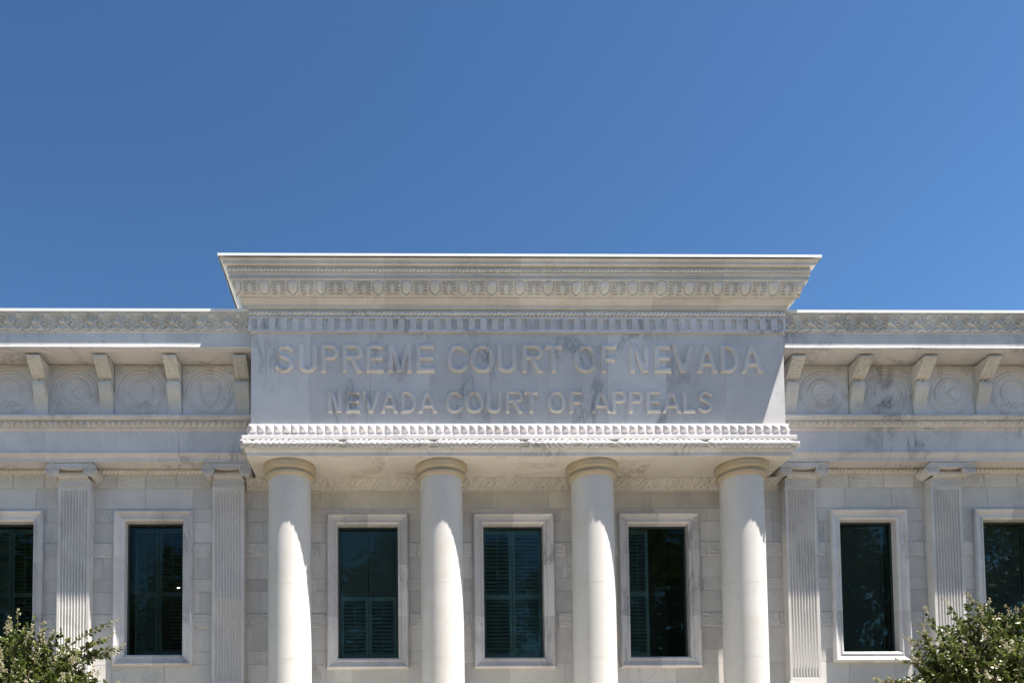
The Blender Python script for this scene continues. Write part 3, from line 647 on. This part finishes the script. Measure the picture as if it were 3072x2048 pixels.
def wingegg():
    Wt, Ht = 0.112, 0.10
    Z = relief([([(0, 0.045), (0, 0.075)], 0.024, 0.025, 1.0)], Wt, Ht, 16, 12)
    Z = np.maximum(Z, relief([([(-0.036, 0.1), (-0.034, 0.05), (0, 0.008), (0.034, 0.05), (0.036, 0.1)], 0.008, 0.008, 0.7), ([(Wt / 2, 0.095), (Wt / 2, 0.03)], 0.008, 0.004, 0.8)], Wt, Ht, 16, 12))
    return Z, Wt
TE, WE = wingegg()
def medallion(kind):
    """relief height field, 0.92 square, in metres"""
    n = 110; u = np.linspace(-0.47, 0.47, n); v = np.linspace(-0.45, 0.47, n); U, V = np.meshgrid(u, v)
    cy = -0.015; D = np.hypot(U, V - cy); Z = np.zeros_like(U)
    Z += 0.030 * (D < 0.455) * np.clip((0.455 - D) / 0.01, 0, 1) * 0  # field
    Z += 0.022 * np.clip(1 - np.abs(D - 0.405) / 0.022, 0, 1) + 0.016 * np.clip(1 - np.abs(D - 0.355) / 0.014, 0, 1)
    Z += 0.020 * np.clip((D - 0.43) / 0.01, 0, 1) * (V > cy)        # raised spandrels
    if kind != 'shield': Z += 0.020 * np.clip((0.285 - D) / 0.008, 0, 1) if kind != 'wreath' else 0
    X = U + 0.47; Y = V + 0.45; ccx = 0.47; ccy = 0.45 + cy
    L = []
    if kind == 'seal':
        for a in list(range(20, 165, 9)) + list(range(235, 310, 9)):
            c, s_ = math.cos(R(a)), math.sin(R(a)); L.append(([(ccx + .235 * c, ccy + .235 * s_), (ccx + .262 * c, ccy + .262 * s_)], .009, .007, 1))
        L += [(arc(ccx, ccy, .20, 0, 360, 30), .006, .006, .8), ([(ccx - .1, ccy + .02), (ccx + .1, ccy + .03)], .012, .012, .8), ([(ccx - .1, ccy - .07), (ccx, ccy - .04), (ccx + .11, ccy - .08)], .03, .02, .8), ([(ccx - .06, ccy + .08), (ccx + .05, ccy + .1)], .03, .02, .6), ([(ccx - .08, ccy - .13), (ccx + .06, ccy - .13)], .02, .012, .8)]
    if kind == 'disc':
        L += [(arc(ccx, ccy, .215, 0, 360, 30), .006, .006, .6), ([(ccx - .06, ccy), (ccx + .08, ccy + .14)], .006, .004, 1), ([(ccx - .06, ccy), (ccx + .10, ccy - .15)], .006, .004, 1), ([(ccx + .08, ccy + .14), (ccx + .15, ccy + .06)], .006, .004, 1)]
    if kind == 'wreath':
        for k in range(-6, 7):
            a = 90 + k * 20; c, s_ = math.cos(R(a)), math.sin(R(a)); p = (ccx + .215 * c, ccy + .02 + .215 * s_)
            L.append(([(p[0], p[1]), (p[0] + .05 * math.cos(R(a + 90 * (1 if k < 0 else -1))) - .012 * c, p[1] + .05 * math.sin(R(a + 90 * (1 if k < 0 else -1))) - .012 * s_)], .022, .008, .9))
        for sg in (-1, 1):
            L += [([(ccx, ccy - .2), (ccx + sg * .06, ccy - .17), (ccx + sg * .12, ccy - .23), (ccx + sg * .17, ccy - .19), (ccx + sg * .22, ccy - .24)], .014, .008, 1), ([(ccx, ccy - .2), (ccx + sg * .08, ccy - .13)], .012, .006, 1), ([(ccx, ccy - .2), (ccx + sg * .07, ccy - .28)], .012, .006, 1)]
    if kind == 'shield':
        L += [([(ccx - .17, ccy + .20), (ccx, ccy + .235), (ccx + .17, ccy + .20), (ccx + .17, ccy), (ccx + .12, ccy - .14), (ccx, ccy - .26), (ccx - .12, ccy - .14), (ccx - .17, ccy), (ccx - .17, ccy + .20)], .012, .012, 1), ([(ccx - .15, ccy - .02), (ccx, ccy + .02), (ccx + .15, ccy - .05)], .008, .008, .8), ([(ccx - .09, ccy - .16), (ccx + .09, ccy - .16)], .008, .008, .8)]
    for sg in (-1, 1): L.append((arc(ccx + sg * .385, ccy + .36, .028, 0, 360, 10), .012, .012, .9))
    Z2 = relief(L, 0.94, 0.92, n, n, wrap=False)
    return Z * 0.9 + 0.020 * Z2
EMB = {k: medallion(k) for k in ('seal', 'disc', 'wreath', 'shield')}
YP = -0.42
def bracket_mesh():
    mb = MB(); w = 0.118
    # side silhouette as (y,z)
    prof = [(YP, 9.36), (-0.815, 9.36), (-0.822, 9.335), (-0.818, 9.322), (-0.79, 9.312), (-0.785, 9.298), (-0.74, 9.262), (-0.68, 9.205), (-0.61, 9.14), (-0.565, 9.098), (-0.54, 9.085), (-0.505, 9.075), (-0.495, 9.055), (-0.545, 9.045), (-0.566, 9.02), (-0.572, 8.97), (-0.560, 8.90), (-0.530, 8.82), (-0.492, 8.73), (-0.466, 8.65), (-0.452, 8.58), (-0.452, 8.53), (-0.472, 8.48), (-0.505, 8.435), (YP, 8.435)]
    n = len(prof); mb.slab(1.4)
    # front skin, hollowed slightly and rounded at the arrises
    cols = [(-w, 0.012), (-w + 0.012, 0.0), (-w * .45, 0.004), (0, 0.010), (w * .45, 0.004), (w - 0.012, 0.0), (w, 0.012)]
    P = np.zeros((n - 2, len(cols), 3))
    for j in range(1, n - 1):
        for i, (x, d) in enumerate(cols):
            y, z = prof[j]; dd = d if 11 < j < 23 or i in (0, len(cols) - 1) else 0
            P[j - 1, i] = (x, y + dd, z)
    mb.grid(P)
    for sg in (-1, 1):
        # fan the side from the wall line so that the concave face stays clean
        side = [tuple(P[j, 0 if sg < 0 else -1]) for j in range(n - 2)]
        for j in range(n - 3):
            a, b_ = side[j], side[j + 1]; q = [a, b_, (sg * w, YP, b_[2]), (sg * w, YP, a[2])]
            mb.add(q, [(0, 1, 2, 3)])
        # little spiral on the side and sunk panel edge
        mb.tube([(sg * (w + .002), -0.70 + x, 9.28 + z) for x, z in arc(0, 0, 0.055, 0, 500, 16, 0.012)], 0.008, 5)
        mb.tube([(sg * (w + .002), -0.49 + x, 8.98 + z) for x, z in arc(0, 0, 0.05, 90, 560, 16, 0.012)], 0.007, 5)
        mb.tube([(sg * (w + .001), y + 0.022, z) for y, z in prof[15:23]], 0.006, 5)
    mb.box(-w - .004, w + .004, -0.828, YP, 9.335, 9.362)
    # tongue-shaped frills under the abacus front
    for k in range(6): mb.blob((-w + .02 + k * (2 * w - .04) / 5, -0.822, 9.335), .017, .008, .018, 0, 6, 4)
    # acanthus leaf on the underside of the overhang
    L = [([(0.118, 0.30), (0.118, 0.01)], .012, .008, .8)]
    for k in range(5):
        for sg in (-1, 1):
            zb = .27 - k * .055; L.append(([(.118 + sg * .01, zb), (.118 + sg * .05, zb + .012), (.118 + sg * (.095 - .004 * k), zb - .018)], .017, .010, .75))
            L.append(([(.118 + sg * .06, zb - .01), (.118 + sg * .085, zb - .035)], .008, .005, .9))
    Tl = relief(L, 0.236, 0.31, 24, 30, wrap=False)
    strip(mb, Tl, 0.236, [(-0.553, 9.092), (-0.612, 9.138), (-0.683, 9.202), (-0.743, 9.259), (-0.79, 9.30)], -w, w, 0.020)
    for sg in (-1, 1): mb.blob((sg * 0.045, -0.548, 9.052), .017, .017, .017, 0, 8, 6)
    return mb
bmesh_proto = None
def wing(sg):
    def X(a, b_): return (a, b_) if sg > 0 else (-b_, -a)
    x0, x1 = X(HW - .02, WX)
    mb = MB(); mb.run([(0.1, 10.10), (-0.99, 10.098), (-1.0, 10.092), (-1.0, 10.042), (-0.985, 10.04)], x0, x1, step=2.4); mb.build('roof_flashing', M_FLASH, court)
    mb = MB(); strip(mb, TS, WS, [(-0.912, 9.735), (-0.915, 9.76), (-0.925, 9.87), (-0.945, 9.97), (-0.968, 10.02), (-0.978, 10.041)], *X(HW, WX), 0.038, step=2, flip=False)
    mb.build('scroll_frieze', M_TRIM, court, 60)
    mb = MB(); mb.run([(-0.90, 10.04), (-0.905, 9.737), (-0.924, 9.734), (-0.924, 9.722), (-0.908, 9.716), (-0.908, 9.475), (-0.92, 9.472), (-0.925, 9.452), (-0.918, 9.432), (-0.895, 9.428), (-0.893, 9.415), (-0.865, 9.412), (-0.86, 9.405), (YP, 9.402), (YP, 9.41)], x0, x1, step=1.55)
    mb.build('cornice', M_PANEL, court, 30)
    mb = MB(); mb.slab(); rope(mb, -0.912, 9.450, 0.019, x0, x1, 0.0175, 1, 6, 5, 0.5); mb.build('rope_moulding', M_PANEL, court, 50)
    # ledge, blank band, lower mouldings
    mb = MB(); mb.run([(YP, 9.41), (YP, 8.432), (-0.545, 8.428), (-0.55, 8.42), (-0.55, 8.388), (-0.538, 8.380), (-0.53, 8.362), (-0.512, 8.350), (-0.488, 8.346), (-0.48, 8.335), (-0.472, 8.33), (-0.465, 8.30), (-0.44, 8.245), (-0.43, 8.228), (-0.438, 8.222), (-0.434, 8.208), (-0.415, 8.192), (-0.402, 8.186), (-0.40, 7.84), (-0.408, 7.81), (-0.425, 7.79), (-0.428, 7.775), (-0.415, 7.757), (-0.392, 7.735), (-0.384, 7.722), (-0.378, 7.712), (-0.37, 7.70), (-0.366, 7.694), (-0.366, 7.648), (-0.358, 7.642), (0.0, 7.640)], x0, x1, step=1.3)
    mb.build('entablature', M_PANEL, court, 30)
    mb = MB(); strip(mb, TE, WE, [(-0.438, 8.233), (-0.448, 8.25), (-0.472, 8.30), (-0.480, 8.335)], x0, x1, 0.036, step=12); mb.build('egg_moulding', M_TRIM, court, 60)
    mb = MB(); mb.slab(); xa, xb = X(5.0, WX); rope(mb, 0.0, 7.60, 0.06, xa, xb, 0.078, 1); mb.build('rope_moulding', M_TRIM, court, 50)
    # brackets and medallions
    bx = ([5.04, 6.25, 7.42, 8.58, 9.77, 10.95] if sg > 0 else [-4.915, -6.145, -7.36, -8.53, -9.72, -10.9])
    for i, x in enumerate(bx):
        global bmesh_proto
        if bmesh_proto is None:
            bmesh_proto = bracket_mesh().build('bracket', M_BRK, court, 40); o = bmesh_proto
        else:
            o = bpy.data.objects.new('bracket', bmesh_proto.data.copy()); COL.objects.link(o); o.parent = court
            n = len(o.data.polygons); t = (0.5 + (rnd.random() - .5) * .9, rnd.random(), rnd.random(), 1.0); o.data.attributes['tint'].data.foreach_set('color', np.tile(np.array(t, dtype=np.float32), n))
        o.location = (x, 0, 0)
    kinds = ['seal', 'wreath', 'disc', 'wreath', 'seal'] if sg > 0 else ['shield', 'wreath', 'disc', 'wreath', 'seal']
    for i in range(5):
        xm = (bx[i] + bx[i + 1]) / 2; zm = 8.88; mb = MB(); mb.slab(); Z = EMB[kinds[i]]; n = Z.shape[0]
        U, V = np.meshgrid(np.linspace(-0.47, 0.47, n), np.linspace(-0.45, 0.47, n))
        Z = Z.copy(); 
        P = np.stack([xm + U, YP - 0.002 - Z, zm + V], -1); mb.grid(P, flip=True)
        w0 = 0.475; mb.box(xm - w0, xm + w0, YP - 0.024, YP, zm + 0.472, zm + 0.492)
        mb.build('medallion', M_PANEL, court, 60)
for sg in (-1, 1): wing(sg)

# pilasters with scroll capitals
def pilaster():
    mb = MB(); mb.slab(0.6); w = 0.292; yf = -0.185
    # fluted shaft: cross-section in (x,y) swept in z
    def sect(fl):
        pts = [(-w, 0.0), (-w, yf + .004), (-w + .004, yf)]
        n = 9; sp = 0.0545; fw = 0.019
        for k in range(n):
            c = (k - (n - 1) / 2) * sp
            for j in range(7):
                a = math.pi * j / 6; pts.append((c - fw * math.cos(a), yf + (fl * 0.023 * math.sin(a))))
        pts += [(w - .004, yf), (w, yf + .004), (w, 0.0)]
        return pts
    lev = [(7.245, 0), (7.185, 0), (7.175, .75), (7.165, 1), (5.205, 1), (5.2, .9), (5.195, 1), (3.70, 1), (3.69, .75), (3.675, 0), (3.63, 0)]
    S = [[(x, y, z) for x, y in sect(f)] for z, f in lev]; n = len(S[0])
    mb.add([p for r_ in S for p in r_], [(j * n + i, j * n + i + 1, (j + 1) * n + i + 1, (j + 1) * n + i) for j in range(len(lev) - 1) for i in range(n - 1)])
    # side flutes shown as two shallow reeds
    for sg in (-1, 1):
        for yy in (-0.05, -0.10): mb.tube([(sg * w, yy, 7.15), (sg * w, yy, 3.7)], 0.012, 6)
    shaft = mb.build('pilaster', M_WALL, court, 35)
    mb = MB(); mb.slab(0.4)
    mb.box(-w - .012, w + .012, yf - .012, 0.0, 3.60, 3.632); mb.box(-w - .05, w + .05, yf - .05, 0, 3.50, 3.58); mb.box(-w - .028, w + .028, yf - .028, 0, 3.58, 3.602)
    mb.box(-w - .03, w + .03, yf - .03, 0, 0.9, 3.50)
    mb.build('pedestal', M_WALL, shaft)
    mb = MB(); mb.slab(0.5)
    # astragal, carved neck, egg band
    mb.box(-w - .006, w + .006, yf - .014, 0, 7.243, 7.262); neck = yf - 0.004
    mb.box(-w + .005, w - .005, neck, 0, 7.262, 7.375)
    for k in range(7):
        x = -0.24 + k * 0.08; mb.blob((x, neck, 7.318), .012, .007, .038, 0, 6, 5)
        if k < 6: mb.blob((x + .04, neck, 7.305), .009, .006, .022, R(20), 6, 4)
    mb.box(-w + .0, w - .0, neck - .016, 0, 7.375, 7.388)
    T = relief([([(0.0, 0.03), (0, 0.06)], .02, .021, 1), ([(-.026, .07), (-.024, .03), (0, .004), (.024, .03), (.026, .07)], .006, .006, .7)], 0.06, 0.07, 12, 10)
    strip(mb, T, 0.06, [(neck - .012, 7.388), (neck - .03, 7.41), (neck - .05, 7.44), (neck - .055, 7.455)], -0.27, 0.27, 0.016)
    mb.box(-0.30, 0.30, neck - .075, 0, 7.456, 7.478)
    mb.box(-0.30, 0.30, neck - .02, 0, 7.478, 7.60)
    # volute face: side scrolls joined by a drooping band
    yv = -0.350; r = 0.120; cx = 0.338; cz = 7.508
    for sg in (-1, 1):
        # bolster running back to the wall
        n = 28; prof = [(yv, 1.0), (-0.30, .97), (-0.24, .86), (-0.18, .80), (-0.12, .86), (-0.06, .95), (0.0, .97)]
        vs = []
        for y, f in prof:
            for k in range(n): a = 2 * math.pi * k / n; vs.append((sg * cx + r * f * math.cos(a), y, cz + r * f * math.sin(a)))
        fs = [(j * n + k, (j + 1) * n + k, (j + 1) * n + (k + 1) % n, j * n + (k + 1) % n) for j in range(len(prof) - 1) for k in range(n)] + [tuple(range(n))]
        mb.add(vs, fs)
        sp = [(sg * cx + sg * x, yv - 0.004, cz + z) for x, z in arc(0, 0, r - 0.010, -60, -60 + 930, 60, 0.014)]
        mb.tube(sp, [0.014 - 0.006 * k / 60 for k in range(61)], 6)
        mb.blob((sg * cx, yv - 0.002, cz), .014, .010, .014, 0, 8, 5)
    # band with concave lower edge
    k = 24; top = []; bot = []
    for i in range(k + 1):
        x = -cx + 2 * cx * i / k; t = abs(x) / cx
        bot.append((x, 7.520 + 0.045 * t ** 2)); top.append((x, 7.627))
    vs = [(x, yv + .001, z) for x, z in top] + [(x, yv + .001, z) for x, z in bot] + [(x, neck - .03, z + 0.002) for x, z in bot]
    mb.add(vs, [(i, i + 1, k + 1 + i + 1, k + 1 + i) for i in range(k)] + [(k + 1 + i, k + 1 + i + 1, 2 * (k + 1) + i + 1, 2 * (k + 1) + i) for i in range(k)])
    mb.tube([(x, yv - .002, z + .006) for x, z in bot[2:-2]], 0.007, 6)
    mb.box(-cx - .04, cx + .04, yv + .001, 0, 7.620, 7.629); mb.box(-cx - .06, cx + .06, yv - .012, 0, 7.629, 7.640)
    mb.build('capital', M_WALL, shaft, 40)
    return shaft
p0 = pilaster()
for i, x in enumerate((-5.235, -8.035, -10.80, 5.310, 8.030, 10.80)):
    if i == 0: o = p0
    else:
        o = p0.copy(); o.data = p0.data.copy(); COL.objects.link(o); n = len(o.data.polygons)
        o.data.attributes['tint'].data.foreach_set('color', np.tile(np.array((0.5 + (rnd.random() - .5) * .5, rnd.random(), rnd.random(), 1.0), dtype=np.float32), n))
        for c in p0.children: d = c.copy(); COL.objects.link(d); d.parent = o
    o.location = (x, 0, 0)

# =================================================================== GROUND
def plane(name, x0, x1, y0, y1, z, mat):
    mb = MB(); mb.add([(x0, y0, z), (x1, y0, z), (x1, y1, z), (x0, y1, z)], [(0, 1, 2, 3)]); return tag(mb.build(name, mat), kind='structure')
plane('ground', -1500, 1500, -1500, 1500, -0.16, M_EARTH)
mb = MB(); mb.box(-60, 60, -19.0, 30, -0.155, 0.0); tag(mb.build('pavement', M_PAVE), kind='structure')
plane('road', -400, 400, -31.0, -19.0, -0.150, M_ROAD)
mb = MB(); mb.box(-60, 60, -60, -31.0, -0.155, 0.0); tag(mb.build('pavement', M_PAVE), kind='structure')

# =================================================================== TREES
def tree(loc, crown_c, rad, seed, label, ntw=430, sprigs=()):
    rn = random.Random(seed); root = empty('crape_myrtle_tree', loc); tag(root, label, 'tree', 'crape myrtle trees in front of the facade')
    base = Vector(loc); cc = Vector(crown_c) - base; rx, ry, rz = rad
    tk = MB(); lf = MB(); bl = MB()
    def bez(a, b_, c, n): return [a * (1 - t) ** 2 + b_ * 2 * t * (1 - t) + c * t * t for t in [k / n for k in range(n + 1)]]
    limbs = []
    for s in range(5):
        a = 2 * math.pi * s / 5 + rn.uniform(-.3, .3); p0_ = Vector((0.12 * math.cos(a), 0.12 * math.sin(a), 0)); top = cc + Vector((math.cos(a) * rx * .45, math.sin(a) * ry * .45, rz * rn.uniform(-.3, .1)))
        pts = bez(p0_, Vector((top.x * .35, top.y * .35, top.z * .55)), top, 9); tk.tube(pts, [0.055 - 0.03 * k / 9 for k in range(10)], 8); limbs.append(pts)
    def leaf(p, d, sz):
        d = d.normalized(); side = d.cross(Vector((rn.gauss(0, 1), rn.gauss(0, 1), rn.gauss(0, 1)))).normalized(); up = side.cross(d).normalized()
        w = sz * .30; f = sz * .10
        v = [p, p + d * sz * .35 + side * w + up * f, p + d * sz * .75 + side * w * .8 + up * f, p + d * sz - up * f, p + d * sz * .75 - side * w * .8 + up * f, p + d * sz * .35 - side * w + up * f]
        m1 = p + d * sz * .55 - up * f * .2
        lf.cur = (min(1, max(0, rn.gauss(.45, .25))), 0, 0)
        lf.add([tuple(q) for q in v] + [tuple(m1)], [(0, 1, 2, 6), (6, 2, 3), (6, 3, 4), (0, 6, 4, 5)])
    def panicle(p, d, ln):
        d = d.normalized(); n = int(30 * ln / .16)
        for _ in range(n):
            t = rn.random(); r_ = .045 * (1 - t * .75); q = p + d * ln * t + Vector((rn.gauss(0, 1), rn.gauss(0, 1), rn.gauss(0, 1))) * r_ * .6
            s = rn.uniform(.008, .016); a = Vector((rn.gauss(0, 1), rn.gauss(0, 1), rn.gauss(0, 1))).normalized(); b_ = a.orthogonal().normalized()
            bl.cur = (min(1, max(0, rn.gauss(.42, .22))), 0, 0); c_ = a.cross(b_)
            bl.add([tuple(q + a * s), tuple(q + b_ * s), tuple(q - a * s), tuple(q - b_ * s), tuple(q + c_ * s)], [(0, 1, 4), (1, 2, 4), (2, 3, 4), (3, 0, 4)])
    def flower(p):
        for _ in range(12):
            q = p + Vector((rn.gauss(0, .028), rn.gauss(0, .028), rn.gauss(0, .028))); s = rn.uniform(.014, .026)
            a = Vector((rn.gauss(0, 1), rn.gauss(0, 1), rn.gauss(0, 1))).normalized(); b_ = a.orthogonal().normalized(); bl.cur = (1.0, 0, 0)
            bl.add([tuple(q + a * s), tuple(q + b_ * s), tuple(q - a * s), tuple(q - b_ * s)], [(0, 1, 2, 3)])
    def twig(a, c, sag, leafn, pan):
        mid = (a + c) / 2 + Vector((rn.uniform(-.08, .08), rn.uniform(-.08, .08), sag)); pts = bez(a, mid, c, 6); tk.tube(pts, [0.010 - 0.007 * k / 6 for k in range(7)], 4)
        for k in range(leafn):
            t = .25 + .75 * (k + rn.random()) / leafn; i = min(5, int(t * 6)); p = pts[i].lerp(pts[i + 1], t * 6 - i); d = (pts[i + 1] - pts[i]).normalized()
            out = (d * .5 + Vector((rn.gauss(0, 1), rn.gauss(0, 1), rn.gauss(0, .8))).normalized())
            leaf(p, out, rn.uniform(.045, .088))
        if pan: panicle(pts[-1], (pts[-1] - pts[-2]).normalized() + Vector((0, 0, .4)), rn.uniform(.09, .2))
        elif rn.random() < .12: flower(pts[-1])
    for k in range(ntw):
        z = rn.uniform(-.75, 1); a = rn.uniform(0, 2 * math.pi); r_ = math.sqrt(max(0, 1 - z * z)); sc = rn.choice((1.0, 1.0, .95, .85, .7)) * rn.uniform(.86, 1.02)
        lump = 1 + .13 * math.sin(3 * a + seed) + .10 * math.sin(5 * z * 2 + a * 2)
        c = cc + Vector((rx * r_ * math.cos(a), ry * r_ * math.sin(a), rz * z)) * sc * lump
        lb = rn.choice(limbs); s0 = lb[rn.randint(5, 9)]; s0 = s0.lerp(c, .45 + .25 * rn.random())
        twig(s0, c, rn.uniform(-.02, .12), 54, sc > .8 and rn.random() < .30)
    for a, c in sprigs: 
        a = Vector(a) - base; c = Vector(c) - base
        for q in range(5): twig(a + Vector((rn.uniform(-.1, .1), rn.uniform(-.1, .1), rn.uniform(-.1, .1))), c.lerp(a, .15 * q) + Vector((rn.uniform(-.09, .09), rn.uniform(-.1, .1), rn.uniform(-.07, .07))), .08, 24, q < 3)
    tk.build('trunk', M_BARK, root, 60); lf.build('crown', M_LEAF, root); bl.build('blossoms', M_BLOOM, root)
    return root
tree((-7.6, -3.8, 0), (-7.45, -3.8, 2.42), (1.62, 1.3, 1.40), 4, 'bushy crape myrtle tree with white blossoms before the left wing', 1700,
     [((-6.6, -3.6, 3.45), (-6.10, -3.4, 3.64)), ((-6.75, -3.6, 3.5), (-6.1, -3.5, 3.93)), ((-6.3, -3.6, 2.8), (-5.95, -3.6, 3.05))])
tree((7.0, -3.8, 0), (6.80, -3.8, 2.34), (2.02, 1.4, 1.80), 11, 'spreading crape myrtle tree with cream flower plumes before the right wing', 1900,
     [((5.95, -3.7, 3.45), (5.08, -3.7, 3.72)), ((5.6, -3.7, 2.9), (4.5, -3.7, 3.15)), ((5.8, -3.7, 3.2), (5.05, -3.7, 3.44)), ((6.3, -3.7, 3.6), (5.95, -3.7, 4.18))])

# tall shade trees on the far side of the forecourt: seen in the photograph as reflections in the panes
def shade_tree(loc, rad, h, seed, label):
    rn = random.Random(seed); root = empty('shade_tree', loc); tag(root, label, 'tree', 'tall shade trees along the street, mirrored in the windows')
    tk = MB(); lf = MB()
    tk.tube([(0, 0, 0), (.1, 0, h * .2), (-.1, .1, h * .45), (.1, 0, h * .8)], [.38, .3, .22, .08], 10)
    for k in range(9):
        a = k * 2.4; z0 = h * (.22 + .05 * k); tk.tube([(0, 0, z0), (math.cos(a) * rad * .4, math.sin(a) * rad * .4, z0 + h * .10), (math.cos(a) * rad * .8, math.sin(a) * rad * .8, z0 + h * .16)], [.15, .1, .03], 6)
    for c in range(270):
        z = rn.uniform(-1, 1); a = rn.uniform(0, 6.283); r_ = math.sqrt(1 - z * z); s = rn.uniform(.45, 1.0)
        cc = Vector((rad * r_ * math.cos(a) * s, rad * r_ * math.sin(a) * s, h * .60 + h * .40 * z * s)); cr_ = rn.uniform(.6, 1.2)
        for q in range(75):
            p = cc + Vector((rn.gauss(0, 1), rn.gauss(0, 1), rn.gauss(0, .7))) * cr_ * .55; u_ = Vector((rn.gauss(0, 1), rn.gauss(0, 1), rn.gauss(0, 1))).normalized(); v_ = u_.orthogonal().normalized(); L_ = rn.uniform(.12, .24)
            lf.cur = (min(1, max(0, rn.gauss(.5, .25))), 0, 0); lf.add([tuple(p + u_ * L_), tuple(p + v_ * L_ * .45), tuple(p - u_ * L_), tuple(p - v_ * L_ * .45)], [(0, 1, 2, 3)])
    tk.build('trunk', M_BARK, root, 60); lf.build('crown', M_LEAF, root)
for i, (x, y, rr, h, lb) in enumerate(((-21, -26, 5.6, 15.5, 'leftmost tall shade tree across the forecourt'), (-11, -25, 5.2, 14.2, 'shorter shade tree left of the middle across the forecourt'), (-0.5, -26.5, 5.4, 15.8, 'middle shade tree opposite the portico'), (10, -25.5, 5.8, 16.6, 'tallest shade tree right of the middle across the forecourt'), (21, -26, 5.8, 16.0, 'broad shade tree opposite the right wing'), (32, -27, 6.0, 17.0, 'rightmost tall shade tree across the forecourt'))):
    shade_tree((x, y, 0), rr, h, 40 + i, lb)
